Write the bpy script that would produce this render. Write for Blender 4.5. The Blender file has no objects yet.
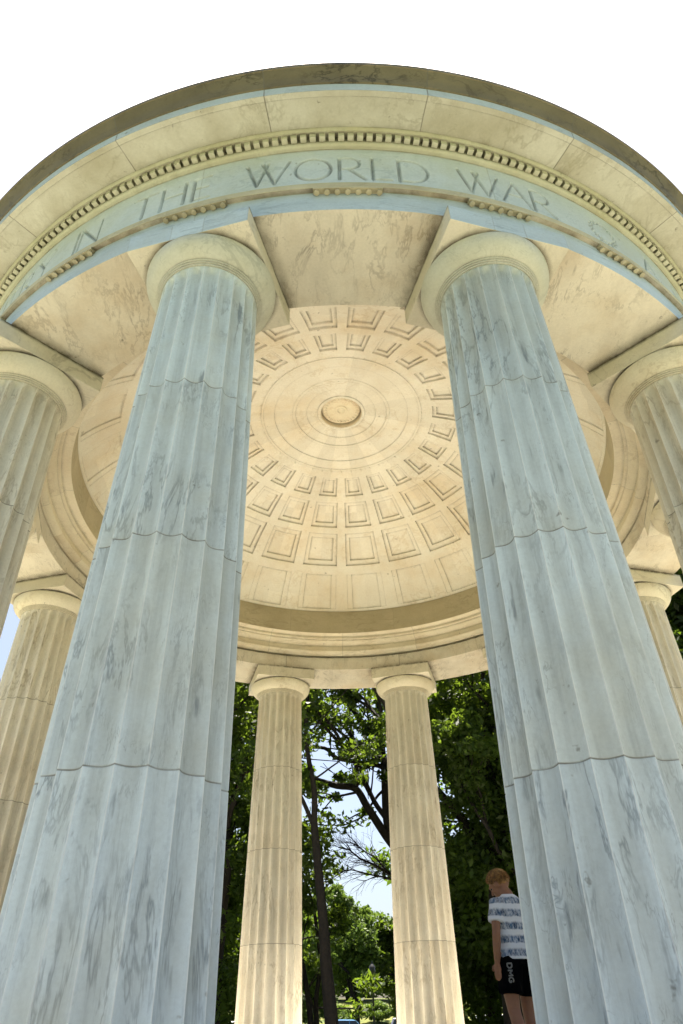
import bpy, bmesh, math, random
import numpy as np
from mathutils import Vector, Matrix

random.seed(7)
rng = np.random.default_rng(11)
R_ = math.radians
scene = bpy.context.scene
COL = scene.collection

# ------------------------------------------------------------------ helpers
def link(o, parent=None):
    COL.objects.link(o)
    if parent is not None:
        o.parent = parent
    return o

def tag(o, label=None, cat=None, group=None, kind=None):
    if label: o['label'] = label
    if cat: o['category'] = cat
    if group: o['group'] = group
    if kind: o['kind'] = kind
    return o

def empty(name, loc=(0, 0, 0), rz=0.0):
    o = bpy.data.objects.new(name, None)
    o.location = loc
    o.rotation_euler = (0, 0, rz)
    o.empty_display_size = 0.3
    return link(o)

def mesh_obj(name, verts, faces, mat, parent=None, smooth=None):
    me = bpy.data.meshes.new(name)
    me.from_pydata([tuple(v) for v in verts], [], faces)
    me.update()
    bm = bmesh.new(); bm.from_mesh(me)
    bmesh.ops.recalc_face_normals(bm, faces=bm.faces)
    bm.to_mesh(me); bm.free()
    finish(me, smooth)
    if mat: me.materials.append(mat)
    return link(bpy.data.objects.new(name, me), parent)

def finish(me, smooth):
    if smooth is not None:
        me.polygons.foreach_set('use_smooth', [True] * len(me.polygons))
        me.set_sharp_from_angle(angle=R_(smooth))

class MB:
    """collects shapes for ONE mesh"""
    def __init__(s): s.v = []; s.f = []; s.mi = []
    def add(s, verts, faces, mi=0):
        b = len(s.v); s.v += [tuple(v) for v in verts]
        s.f += [tuple(b + i for i in f) for f in faces]; s.mi += [mi] * len(faces)
    def box(s, c, h, M=None, mi=0):
        P = []
        for z in (-1, 1):
            for x, y in ((-1, -1), (1, -1), (1, 1), (-1, 1)):
                p = Vector((x * h[0], y * h[1], z * h[2]))
                if M is not None: p = M @ p
                P.append(p + Vector(c))
        s.add(P, [(3, 2, 1, 0), (4, 5, 6, 7), (0, 1, 5, 4), (1, 2, 6, 5), (2, 3, 7, 6), (3, 0, 4, 7)], mi)
    def tube(s, pts, rads, n=8, mi=0, cap=True):
        pts = [Vector(p) for p in pts]; P = []; F = []
        prev = None
        for i, p in enumerate(pts):
            t = (pts[min(i + 1, len(pts) - 1)] - pts[max(i - 1, 0)])
            t = t.normalized() if t.length > 1e-9 else Vector((0, 0, 1))
            if prev is None:
                a = t.orthogonal().normalized()
            else:
                a = (prev - t * prev.dot(t)); a = a.normalized() if a.length > 1e-6 else t.orthogonal().normalized()
            prev = a; b = t.cross(a)
            r = rads[i]
            for k in range(n):
                th = 2 * math.pi * k / n
                P.append(p + a * (r * math.cos(th)) + b * (r * math.sin(th)))
        for i in range(len(pts) - 1):
            for k in range(n):
                F.append((i * n + k, i * n + (k + 1) % n, (i + 1) * n + (k + 1) % n, (i + 1) * n + k))
        if cap:
            F.append(tuple(range(n - 1, -1, -1))); m = (len(pts) - 1) * n
            F.append(tuple(m + k for k in range(n)))
        s.add(P, F, mi)
    def ell(s, c, r, M=None, nu=20, nv=12, mi=0):
        P = []; F = []
        for j in range(nv + 1):
            ph = math.pi * j / nv
            for i in range(nu):
                th = 2 * math.pi * i / nu
                p = Vector((r[0] * math.sin(ph) * math.cos(th), r[1] * math.sin(ph) * math.sin(th), r[2] * math.cos(ph)))
                if M is not None: p = M @ p
                P.append(p + Vector(c))
        for j in range(nv):
            for i in range(nu):
                F.append((j * nu + i, j * nu + (i + 1) % nu, (j + 1) * nu + (i + 1) % nu, (j + 1) * nu + i))
        s.add(P, F, mi)
    def lathe(s, prof, n=192, mi=0, closed=False, off=0.0, fn=None):
        P = []; F = []; m = len(prof)
        for k in range(n):
            th = 2 * math.pi * (k + off) / n
            for (r, z) in prof:
                P.append((r * math.cos(th), r * math.sin(th), z))
        for k in range(n):
            k2 = (k + 1) % n
            for j in range(m if closed else m - 1):
                j2 = (j + 1) % m
                F.append((k * m + j, k2 * m + j, k2 * m + j2, k * m + j2))
        s.add(P, F, mi)
    def build(s, name, mats, parent=None, smooth=None, merge=True):
        me = bpy.data.meshes.new(name)
        me.from_pydata(s.v, [], s.f)
        for m in (mats if isinstance(mats, (list, tuple)) else [mats]): me.materials.append(m)
        me.polygons.foreach_set('material_index', s.mi)
        me.update()
        if merge:
            bm = bmesh.new(); bm.from_mesh(me)
            bmesh.ops.remove_doubles(bm, verts=bm.verts, dist=1e-5)
            bmesh.ops.recalc_face_normals(bm, faces=bm.faces)
            bm.to_mesh(me); bm.free()
        finish(me, smooth)
        return link(bpy.data.objects.new(name, me), parent)

# ------------------------------------------------------------------ node helper
class NT:
    def __init__(s, name):
        s.m = bpy.data.materials.new(name); s.m.use_nodes = True
        s.t = s.m.node_tree; s.t.nodes.clear()
        s.out = s.n('ShaderNodeOutputMaterial')
    def n(s, typ, **kw):
        nd = s.t.nodes.new(typ)
        for k, v in kw.items():
            if k.startswith('i_'):
                nd.inputs[k[2:].replace('_', ' ')].default_value = v
            else: setattr(nd, k, v)
        return nd
    def l(s, a, b): s.t.links.new(a, b)
    def math(s, op, a, b=None, c=None, clamp=False):
        nd = s.n('ShaderNodeMath', operation=op); nd.use_clamp = clamp
        for i, x in enumerate((a, b, c)):
            if x is None: continue
            if isinstance(x, (int, float)): nd.inputs[i].default_value = x
            else: s.l(x, nd.inputs[i])
        return nd.outputs[0]
    def mix(s, f, a, b, mode='MIX'):
        nd = s.n('ShaderNodeMix', data_type='RGBA', blend_type=mode)
        for i, x in ((0, f), (6, a), (7, b)):
            if isinstance(x, (int, float)): nd.inputs[i].default_value = x
            elif isinstance(x, tuple): nd.inputs[i].default_value = (*x[:3], 1)
            else: s.l(x, nd.inputs[i])
        return nd.outputs[2]
    def noise(s, vec, scale, detail=4, rough=.55, dist=0.0):
        nd = s.n('ShaderNodeTexNoise'); nd.inputs['Scale'].default_value = scale
        nd.inputs['Detail'].default_value = detail; nd.inputs['Roughness'].default_value = rough
        nd.inputs['Distortion'].default_value = dist
        if vec is not None: s.l(vec, nd.inputs['Vector'])
        return nd.outputs['Fac']
    def ramp(s, f, lo, hi, a=0.0, b=1.0):
        nd = s.n('ShaderNodeMapRange'); nd.clamp = True
        s.l(f, nd.inputs[0])
        for i, x in zip((1, 2, 3, 4), (lo, hi, a, b)): nd.inputs[i].default_value = x
        return nd.outputs[0]
    def mapping(s, vec, scale=(1, 1, 1), rot=(0, 0, 0), loc=(0, 0, 0)):
        nd = s.n('ShaderNodeMapping'); s.l(vec, nd.inputs['Vector'])
        nd.inputs['Scale'].default_value = scale; nd.inputs['Rotation'].default_value = rot
        nd.inputs['Location'].default_value = loc
        return nd.outputs[0]
    def bsdf(s, col, rough=.6, bump=None, bstr=.2, bdist=.01, spec=.4, **kw):
        b = s.n('ShaderNodeBsdfPrincipled')
        if isinstance(col, tuple): b.inputs['Base Color'].default_value = (*col[:3], 1)
        else: s.l(col, b.inputs['Base Color'])
        if isinstance(rough, (int, float)): b.inputs['Roughness'].default_value = rough
        else: s.l(rough, b.inputs['Roughness'])
        b.inputs['Specular IOR Level'].default_value = spec
        if bump is not None:
            bp = s.n('ShaderNodeBump'); bp.inputs['Strength'].default_value = bstr
            bp.inputs['Distance'].default_value = bdist
            s.l(bump, bp.inputs['Height']); s.l(bp.outputs[0], b.inputs['Normal'])
        for k, v in kw.items(): b.inputs[k].default_value = v
        return b
    def done(s, sh): s.l(sh, s.out.inputs['Surface']); return s.m

def marble(name, base, vein, stretch=(1, 1, 1), tilt=(0, 0, 0), amount=1.0, stain=(.42, .34, .20), stain_amt=.25,
           joints=None, az_blocks=0, courses=0, jdark=1.0, rim=None, flutes=0, cont=False, dirt_shade=0.0, aod=.10):
    """joints: heights of horizontal joints; az_blocks: number of radial joints; course: z heights of the joints of coursed rings"""
    T = NT(name)
    tc = T.n('ShaderNodeTexCoord'); obj = tc.outputs['Object']
    oi = T.n('ShaderNodeObjectInfo')
    sep = T.n('ShaderNodeSeparateXYZ'); T.l(obj, sep.inputs[0])
    X, Y, Z = sep.outputs
    # every block has its own piece of marble
    blk = T.math('MULTIPLY', oi.outputs['Random'], 37.0)
    jm = None
    if joints:
        idx = None
        for zj in joints:
            g = T.math('GREATER_THAN', Z, zj)
            idx = g if idx is None else T.math('ADD', idx, g)
            d = T.math('ABSOLUTE', T.math('SUBTRACT', Z, zj))
            k = T.ramp(d, 0.002, 0.007, 1, 0)
            jm = k if jm is None else T.math('MAXIMUM', jm, k)
        blk = T.math('ADD', blk, T.math('MULTIPLY', idx, 11.3))
    if az_blocks:
        ang = T.math('ARCTAN2', Y, X)
        t = T.math('ADD', T.math('MULTIPLY', ang, az_blocks / (2 * math.pi)), 200.5)
        fl = T.math('FLOOR', t); fr = T.math('FRACT', t)
        blk = T.math('ADD', blk, T.math('MULTIPLY', fl, 5.37))
        rad = T.math('SQRT', T.math('ADD', T.math('MULTIPLY', X, X), T.math('MULTIPLY', Y, Y)))
        d = T.math('MULTIPLY', T.math('MINIMUM', fr, T.math('SUBTRACT', 1.0, fr)), T.math('MULTIPLY', rad, 2 * math.pi / az_blocks))
        k = T.ramp(d, 0.003, 0.009, 1, 0)
        jm = k if jm is None else T.math('MAXIMUM', jm, k)
    if courses:
        blk = T.math('ADD', blk, T.math('MULTIPLY', T.math('FLOOR', T.math('MULTIPLY', Z, courses)), 3.71))
    cmb = T.n('ShaderNodeCombineXYZ')
    if not cont:
        T.l(blk, cmb.inputs[0]); T.l(T.math('MULTIPLY', blk, 1.7), cmb.inputs[1]); T.l(T.math('MULTIPLY', blk, .6), cmb.inputs[2])
    add = T.n('ShaderNodeVectorMath', operation='ADD')
    m0 = T.mapping(obj, stretch, tilt); T.l(m0, add.inputs[0]); T.l(cmb.outputs[0], add.inputs[1])
    p = add.outputs[0]
    add2 = T.n('ShaderNodeVectorMath', operation='ADD'); T.l(obj, add2.inputs[0]); T.l(cmb.outputs[0], add2.inputs[1])
    q = add2.outputs[0]
    n1 = T.noise(p, 1.6, 5, .64, .45)
    v1 = T.ramp(T.math('ABSOLUTE', T.math('SUBTRACT', n1, .5)), 0.0, .030, 1, 0)
    gate = T.ramp(T.noise(q, 1.1, 3, .6), .44, .62)
    v1 = T.math('MULTIPLY', v1, gate)
    n2 = T.noise(p, 3.4, 4, .66, .7)
    v2 = T.math('MULTIPLY', T.ramp(T.math('ABSOLUTE', T.math('SUBTRACT', n2, .52)), 0.0, .018, .75, 0), T.ramp(T.noise(q, 2.3, 2), .50, .64))
    cloud = T.ramp(T.noise(p, .9, 4, .62), .40, .72)
    smut = T.math('MULTIPLY', T.ramp(T.noise(p, 4.5, 5, .7, .6), .60, .74), T.ramp(T.noise(q, .8, 2), .5, .62))
    vv = T.math('ADD', T.math('MULTIPLY', T.math('MAXIMUM', v1, v2), .62 * amount), T.math('MULTIPLY', cloud, .30 * amount), clamp=True)
    vv = T.math('ADD', vv, T.math('MULTIPLY', smut, .38 * amount), clamp=True)
    c = T.mix(vv, base, vein)
    st = T.ramp(T.noise(q, .75, 4, .65), .45, .75)
    c = T.mix(T.math('MULTIPLY', st, stain_amt), c, stain)
    if flutes:
        # short dark slanting streaks
        n5 = T.noise(T.mapping(q, (7, 7, 1.1), (R_(12), R_(22), 0)), 1.7, 3, .6)
        sk = T.math('MULTIPLY', T.ramp(n5, .61, .70), T.ramp(T.noise(q, 1.7, 3, .6), .47, .60))
        c = T.mix(T.math('MULTIPLY', sk, .62), c, tuple(x * .75 for x in vein))
        n6 = T.noise(T.mapping(q, (16, 16, .55)), 1.0, 4, .7)
        c = T.mix(T.ramp(n6, .50, .72, 0, .22), c, tuple(x * .9 for x in vein))
    fine = T.noise(q, 38, 4, .7)
    c = T.mix(1.0, c, T.mix(T.ramp(fine, .3, .7), (.88, .88, .88), (1, 1, 1)), 'MULTIPLY')
    tone = T.ramp(T.n('ShaderNodeTexWhiteNoise', noise_dimensions='1D').outputs[0], 0, 1, .9, 1.0)
    wn = T.t.nodes[-2] if False else [n for n in T.t.nodes if n.type == 'TEX_WHITE_NOISE'][0]
    T.l(blk, wn.inputs['W'])
    c = T.mix(1.0, c, tone, 'MULTIPLY')
    # small black lichen / soot spots
    spot = T.math('MULTIPLY', T.ramp(T.noise(q, 9, 3, .6), .70, .76), .55)
    c = T.mix(spot, c, (.07, .055, .035))
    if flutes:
        # flute shading put into the colour: hollows darker, sharp arrises lighter
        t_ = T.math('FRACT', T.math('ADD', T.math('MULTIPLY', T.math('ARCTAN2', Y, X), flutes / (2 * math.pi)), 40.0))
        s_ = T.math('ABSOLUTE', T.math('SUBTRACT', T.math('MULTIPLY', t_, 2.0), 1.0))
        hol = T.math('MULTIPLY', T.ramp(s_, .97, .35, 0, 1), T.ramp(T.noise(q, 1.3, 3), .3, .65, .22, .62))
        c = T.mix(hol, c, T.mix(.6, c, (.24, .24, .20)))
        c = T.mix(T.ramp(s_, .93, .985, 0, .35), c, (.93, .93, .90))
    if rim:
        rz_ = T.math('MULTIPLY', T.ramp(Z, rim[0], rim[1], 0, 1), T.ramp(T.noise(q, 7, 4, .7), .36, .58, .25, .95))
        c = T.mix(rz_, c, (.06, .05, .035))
    if dirt_shade:  # crevice grime, and on the dome painted occlusion shade in the coffers
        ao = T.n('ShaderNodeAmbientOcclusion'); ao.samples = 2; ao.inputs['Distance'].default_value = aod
        a = T.ramp(ao.outputs['AO'], .45, .95, dirt_shade, 0)
        mottle = T.ramp(T.noise(q, 5, 4), .3, .6, .35, 1)
        c = T.mix(T.math('MULTIPLY', a, mottle), c, (.07, .055, .035))
    if jm is not None:
        wob = T.ramp(T.noise(q, 6, 3), .3, .6, .35, .9)
        c = T.mix(T.math('MULTIPLY', T.math('MULTIPLY', jm, wob), jdark), c, (.16, .145, .12))
    bump = fine
    b = T.bsdf(c, T.ramp(n2, .3, .7, .42, .62), bump, .3, .003, .35)
    return T.done(b.outputs[0])

def simple(name, col, rough=.6, nscale=8, var=.25, bump=.2, spec=.4, metal=0.0, col2=None, bdist=.01):
    T = NT(name); tc = T.n('ShaderNodeTexCoord')
    f = T.noise(tc.outputs['Object'], nscale, 5, .6)
    c2 = col2 if col2 else tuple(x * (1 - var) for x in col)
    c = T.mix(T.ramp(f, .35, .65), c2, col)
    b = T.bsdf(c, rough, f, bump, bdist, spec); b.inputs['Metallic'].default_value = metal
    return T.done(b.outputs[0])

VZ = (1.35, 1.35, .30)
M = {}
drums = [1.533, 3.069, 4.598]
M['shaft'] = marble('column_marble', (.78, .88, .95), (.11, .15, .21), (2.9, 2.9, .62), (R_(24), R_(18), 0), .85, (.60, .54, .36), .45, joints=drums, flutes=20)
M['shaft_warm_lit'] = marble('warm_lit_column_marble', (.95, .91, .82), (.30, .23, .15), (2.9, 2.9, .62), (R_(24), R_(18), 0), .8, (.62, .47, .28), .35, joints=drums, flutes=20)  # copy of the column marble with warm floor light painted in
M['capital'] = marble('capital_marble', (.74, .74, .67), (.38, .40, .37), (1, 1, 1.6), (.3, .2, 0), .7, (.46, .42, .25), .4, dirt_shade=.6, aod=.04, rim=(6.425, 6.445))
M['capital_warm_lit'] = marble('warm_lit_capital_marble', (.88, .83, .70), (.46, .38, .27), (1, 1, 1.6), (.3, .2, 0), .7, (.55, .42, .24), .4, dirt_shade=.6, aod=.04, rim=(6.425, 6.445))
M['abacus'] = marble('abacus_marble', (.84, .79, .68), (.40, .37, .32), (1.6, .9, 1), (.3, .6, .3), .8, (.45, .36, .22), .45, dirt_shade=.85, aod=.06, rim=(6.655, 6.690))
M['arch'] = marble('architrave_marble', (.80, .75, .66), (.33, .30, .26), (2.4, .9, 1.2), (.2, .1, .6), 1.0, (.50, .36, .20), .6, az_blocks=12, dirt_shade=1.0, aod=.15)
M['frieze'] = marble('frieze_marble', (.76, .84, .92), (.40, .50, .60), (1, 1, 1.6), (0, .2, .4), .7, (.55, .56, .36), .5, az_blocks=12, dirt_shade=.6, aod=.045, jdark=.35)
M['face'] = marble('skylit_face_marble', (.69, .80, .92), (.34, .44, .56), (.5, .5, 3.0), (0, 0, 0), 1.0, (.50, .50, .38), .4, az_blocks=12, dirt_shade=.2, jdark=.3)  # blue skylight painted into the outward faces of architrave and abacus
M['regula'] = marble('taenia_marble', (.74, .68, .50), (.36, .31, .22), (1, 1, 1), (0, 0, 0), .6, (.34, .26, .12), .6, dirt_shade=.7)
M['dent'] = marble('dentil_marble', (.74, .72, .60), (.46, .42, .29), (1, 1, 1), (0, 0, 0), .5, (.50, .44, .24), .5, dirt_shade=.9)
M['corona'] = marble('corona_marble', (.72, .70, .63), (.34, .31, .24), (1.2, .8, 1), (.3, .5, .2), .7, (.33, .28, .16), .7, az_blocks=24, dirt_shade=.85)
M['fascia'] = marble('fascia_marble', (.72, .80, .86), (.36, .42, .48), (1, 1, 1), (0, 0, 0), .6, (.35, .33, .28), .3, az_blocks=24)
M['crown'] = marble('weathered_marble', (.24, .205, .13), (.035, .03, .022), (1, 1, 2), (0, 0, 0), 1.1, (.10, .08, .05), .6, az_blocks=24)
M['dome'] = marble('dome_marble', (.93, .895, .815), (.62, .52, .38), (1.3, 1.3, 1.5), (.2, .4, 0), .7, (.72, .55, .32), .48, az_blocks=24, courses=1.7, cont=True, dirt_shade=.68, aod=.05, jdark=.0)
M['inner'] = marble('inner_cornice_marble', (.86, .79, .65), (.46, .38, .28), (.8, .8, 2.2), (.1, .1, 0), .7, (.60, .45, .26), .5, az_blocks=18, dirt_shade=.5, aod=.05, jdark=.45)
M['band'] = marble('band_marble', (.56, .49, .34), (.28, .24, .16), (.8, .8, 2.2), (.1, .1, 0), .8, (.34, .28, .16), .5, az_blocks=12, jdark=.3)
M['medal'] = marble('medallion_marble', (.90, .82, .66), (.62, .44, .26), (2, 2, 2), (0, 0, 0), .8, (.62, .40, .20), .5, dirt_shade=.35, aod=.05)
M['floor'] = marble('floor_marble', (.95, .89, .74), (.76, .68, .52), (1, 1, 1), (0, 0, 0), .6, (.7, .55, .35), .3, az_blocks=24)
M['step'] = marble('step_marble', (.80, .76, .66), (.40, .39, .37), (1, 1, 2), (0, 0, 0), .7, (.45, .38, .25), .3, az_blocks=24)

# ------------------------------------------------------------------ the memorial
PHI = 0.0198
RC = 5.400                       # radius of the circle of columns
mem = empty('domed_memorial', (0, 0, 0), PHI)
tag(mem, 'round open marble memorial with twelve fluted columns, inscribed entablature and coffered dome', 'memorial')

# platform and floor
b = MB()
b.lathe([(0.001, -.02), (6.05, -.02), (6.05, -1.4), (0.001, -1.4)], 192)
b.build('platform', M['step'], mem, 30)
b = MB()
b.lathe([(0.001, 0.0), (6.28, 0.0), (6.30, -.02), (6.30, -.20), (6.62, -.20), (6.64, -.22), (6.64, -.42), (6.58, -.44),
         (6.58, -1.05), (6.72, -1.10), (6.72, -1.4), (6.04, -1.4), (6.04, -.03)], 192)
b.build('floor', M['floor'], mem, 30)

# one column: fluted shaft > capital, abacus
def shaft_r(z):
    t = z / 6.18
    return .589 - .119 * (0.86 * t + .14 * t * t)
def make_column():
    nfl, sub = 20, 10
    n = nfl * sub
    zs = [0.0, .03]
    z = .03
    while z < 5.98: z += .23; zs.append(min(z, 5.98))
    zs += [6.02, 6.06, 6.09, 6.115, 6.135, 6.15, 6.165, 6.18]
    for zj in drums:
        zs += [zj - .007, zj - .003, zj + .003, zj + .007]
    zs = sorted(set(zs)); V = []; F = []
    for z in zs:
        r0 = shaft_r(z)
        for k in range(n):
            u = (k % sub) / sub            # 0..1 in one flute
            s = abs(2 * u - 1)
            dep = .050 * (1 - s ** 2.0) * r0 / .55
            # the flute ends in a rounded head under the capital
            head = 6.165 - .075 * s ** 2
            if z > head - .05:
                dep *= max(0.0, min(1.0, (head - z) / .05)) ** .6
            r = r0 - dep
            for zj in drums:
                if abs(z - zj) < .0045: r -= .0035
            th = 2 * math.pi * k / n
            V.append((r * math.cos(th), r * math.sin(th), z))
    m = len(zs)
    for j in range(m - 1):
        for k in range(n):
            F.append((j * n + k, j * n + (k + 1) % n, (j + 1) * n + (k + 1) % n, (j + 1) * n + k))
    F.append(tuple(range(n)))
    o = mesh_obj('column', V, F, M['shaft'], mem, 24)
    cb = MB()
    prof = [(.462, 6.178), (.486, 6.178), (.490, 6.190), (.482, 6.196), (.498, 6.198), (.502, 6.208), (.494, 6.214), (.510, 6.216), (.515, 6.227), (.507, 6.233)]
    for i in range(17):
        t = i / 16
        prof.append((.512 + .137 * math.sin(t * math.pi / 2 * 1.0) ** .9, 6.233 + .182 * t ** 1.25))
    prof += [(.650, 6.428), (.645, 6.442), (.632, 6.452), (.618, 6.4575), (.2, 6.4575)]
    cb.lathe(prof, 96)
    cap = cb.build('capital', M['capital'], o, 28)
    ab = MB()
    a = .628
    ab.box((0, 0, 6.458 + .121), (a, a, .121))
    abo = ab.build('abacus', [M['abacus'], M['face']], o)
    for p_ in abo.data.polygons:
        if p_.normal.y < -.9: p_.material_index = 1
    bv = abo.modifiers.new('bevel', 'BEVEL'); bv.width = .006; bv.segments = 2
    return o
col0 = make_column()
kids = list(col0.children)
for i in range(12):
    a = R_(15 + 30 * i)
    if i == 0: o = col0
    else:
        o = col0.copy(); link(o, mem)
        for k in kids:
            c = k.copy(); link(c, o)
    o.location = (RC * math.sin(a), -RC * math.cos(a), 0)
    o.rotation_euler = (0, 0, a)
    if i not in (0, 11):              # ten farther columns: warm light bounced off the floor is put into the colour
        o.material_slots[0].link = 'OBJECT'; o.material_slots[0].material = M['shaft_warm_lit']
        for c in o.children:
            if c.name.startswith('capital'): c.material_slots[0].link = 'OBJECT'; c.material_slots[0].material = M['capital_warm_lit']

RO, RI = 5.944, 4.843
# architrave ring (soffit at 6.70)
b = MB()
ab_top = 6.70
b.lathe([(RI, 6.702), (RO, 6.702), (RO, 7.02), (5.99, 7.022), (5.99, 7.108), (5.94, 7.11), (5.70, 7.11), (5.70, 7.30), (5.0, 7.30), (5.0, 7.02), (4.90, 7.02),
         (4.90, 6.99), (4.87, 6.985), (RI, 6.975)][::-1], 288, closed=True)
arch = b.build('architrave', [M['arch'], M['face']], mem, 30)
for p_ in arch.data.polygons:
    if math.hypot(p_.center[0], p_.center[1]) > 5.93 and p_.center[2] < 7.01: p_.material_index = 1
# regulae with guttae, one each 15 degrees
def make_regula():
    g = MB()
    w = 3.3
    N = 10; P = []; F = []
    for k in range(N + 1):
        th = R_(-w + 2 * w * k / N)
        for r, z in ((5.948, 6.985), (6.008, 6.985), (6.008, 7.02), (5.948, 7.02)):
            P.append((r * math.sin(th), -r * math.cos(th), z))
    for k in range(N):
        for j in range(4):
            F.append((k * 4 + j, k * 4 + (j + 1) % 4, k * 4 + 4 + (j + 1) % 4, k * 4 + 4 + j))
    F.append((0, 1, 2, 3)); F.append((4 * N, 4 * N + 1, 4 * N + 2, 4 * N + 3))
    g.add(P, F)
    for k in range(7):
        th = R_(-w * .9 + 2 * w * .9 * k / 6)
        c = (5.978 * math.sin(th), -5.978 * math.cos(th))
        g.tube([(c[0], c[1], 6.984), (c[0], c[1], 6.952)], [.022, .029], 10)
    return g.build('regula', M['regula'], arch, 30)
reg0 = make_regula()
for i in range(24):
    o = reg0 if i == 0 else link(reg0.copy(), arch)
    o.rotation_euler = (0, 0, R_(15 * i))
# thin yellowed band of the taenia
b = MB()
b.lathe([(5.992, 7.022), (5.998, 7.022), (5.998, 7.106), (5.992, 7.106)], 288, closed=True)
b.build('taenia', M['regula'], arch, 30)

# frieze with incised inscription ------------------------------------------
GL = {  # strokes: (points, half width); unit box height 1
 'I': (.16, [([(.08, 0), (.08, 1)], 1)]),
 'N': (.86, [([(.08, 0), (.08, 1)], .55), ([(.08, 1), (.78, 0)], 1.1), ([(.78, 0), (.78, 1)], .55)]),
 'T': (.74, [([(.37, 0), (.37, 1)], 1), ([(.02, 1), (.72, 1)], .72)]),
 'H': (.80, [([(.08, 0), (.08, 1)], 1), ([(.72, 0), (.72, 1)], 1), ([(.08, .52), (.72, .52)], .72)]),
 'E': (.56, [([(.08, 0), (.08, 1)], 1), ([(.08, 1), (.52, 1)], .72), ([(.08, .52), (.46, .52)], .72), ([(.08, 0), (.54, 0)], .72)]),
 'W': (1.12, [([(.02, 1), (.30, 0)], 1), ([(.30, 0), (.56, 1)], .72), ([(.42, 1), (.74, 0)], 1), ([(.74, 0), (1.10, 1)], .72)]),
 'O': (.94, 'O'), 'C': (.86, 'C'), 'D': (.84, 'D'), 'R': (.72, 'R'),
 'L': (.56, [([(.08, 0), (.08, 1)], 1), ([(.08, 0), (.54, 0)], .72)]),
 'A': (.86, [([(.02, 0), (.42, 1)], .72), ([(.42, 1), (.84, 0)], 1.1), ([(.18, .38), (.68, .38)], .45)]),
 'Y': (.78, [([(.02, 1), (.39, .48)], 1), ([(.76, 1), (.39, .48)], .72), ([(.39, .48), (.39, 0)], 1)]),
 'U': (.82, [([(.08, 1), (.08, .32), (.16, .10), (.30, .01), (.46, .0), (.62, .08), (.72, .28), (.74, 1)], .8)]),
 'M': (1.04, [([(.08, 0), (.16, 1)], .72), ([(.16, 1), (.52, 0)], 1), ([(.52, 0), (.88, 1)], .72), ([(.88, 1), (.96, 0)], 1)]),
}
def arc(cx, cy, rx, ry, a0, a1, n=18):
    return [(cx + rx * math.cos(R_(a0 + (a1 - a0) * i / n)), cy + ry * math.sin(R_(a0 + (a1 - a0) * i / n))) for i in range(n + 1)]
def glyph(ch):
    w, s = GL[ch]
    if s == 'O': s = [(arc(.47, .5, .44, .5, 0, 360, 30), .85)]
    if s == 'C': s = [(arc(.50, .5, .44, .5, 48, 312, 24), .85)]
    if s == 'D': s = [([(.08, 0), (.08, 1)], 1), ([(.08, 1), (.36, 1)] + arc(.36, .5, .44, .5, 90, -90) + [(.08, 0)], .75)]
    if s == 'R': s = [([(.08, 0), (.08, 1)], 1), ([(.08, 1), (.30, 1)] + arc(.30, .74, .28, .26, 90, -90) + [(.08, .48)], .7), ([(.30, .48), (.70, 0)], 1)]
    return w, s
words = [('COUNTRY', -59, -33.3), ('IN', -29.9, -25.8), ('THE', -21.9, -12.7), ('WORLD', -9.05, 9.45), ('WAR', 12.55, 23.5), ('A', 36.6, 40.3), ('MEMORIAL', 43.5, 72)]
HL = .42; ZB = 7.275
segs = []
for txt, a0, a1 in words:
    gl = [glyph(c) for c in txt]
    tot = sum(g[0] for g in gl); L = RO * R_(a1 - a0)
    gap = (L - tot * HL) / max(1, len(txt) - 1) if len(txt) > 1 else 0
    x = RO * (R_(a0) - PHI)
    for w, st in gl:
        for pts, hw in st:
            for (p, q) in zip(pts[:-1], pts[1:]):
                segs.append((x + p[0] * HL, ZB + p[1] * HL, x + q[0] * HL, ZB + q[1] * HL, .018 * hw + .006))
        # small serifs at free stroke ends are left to the V-cut
        x += w * HL + gap
# eroded wreath between WAR and A
wx = RO * (R_(30.3) - PHI)
for i in range(16):
    a = 2 * math.pi * i / 16
    for s_ in (-.35, .35):
        segs.append((wx + .15 * math.cos(a), 7.49 + .15 * math.sin(a), wx + .21 * math.cos(a + s_), 7.49 + .21 * math.sin(a + s_), .015))
segs.append((wx - .05, 7.33, wx - .14, 7.24, .014)); segs.append((wx + .05, 7.33, wx + .14, 7.24, .014))
A0, A1 = R_(-66), R_(78)
nx = 1500
zrow = np.concatenate([[7.112, 7.2], np.arange(7.255, 7.725, .0085), [7.80, 7.88]])
az = np.linspace(A0, A1, nx)
XX, ZZ = np.meshgrid(az * RO, zrow, indexing='ij')
dep = np.zeros_like(XX)
for (x0, z0, x1, z1, hw) in segs:
    i0 = max(0, np.searchsorted(az * RO, min(x0, x1) - hw - .02)); i1 = min(nx, np.searchsorted(az * RO, max(x0, x1) + hw + .02))
    if i1 <= i0: continue
    px, pz = XX[i0:i1], ZZ[i0:i1]
    dx, dz = x1 - x0, z1 - z0; L2 = dx * dx + dz * dz + 1e-12
    t = np.clip(((px - x0) * dx + (pz - z0) * dz) / L2, 0, 1)
    d = np.hypot(px - x0 - t * dx, pz - z0 - t * dz)
    dep[i0:i1] = np.maximum(dep[i0:i1], np.clip(hw - d, 0, .024) * 1.6)
rr = RO - dep
V = np.stack([rr * np.sin(az)[:, None], -rr * np.cos(az)[:, None], ZZ], -1).reshape(-1, 3)
nz = len(zrow)
ii = np.arange(nx - 1)[:, None] * nz + np.arange(nz - 1)[None, :]
F = np.stack([ii, ii + nz, ii + nz + 1, ii + 1], -1).reshape(-1, 4)
b = MB()
b.v = [tuple(v) for v in V.tolist()]; b.f = [tuple(f) for f in F.tolist()]; b.mi = [0] * len(b.f)
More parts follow.
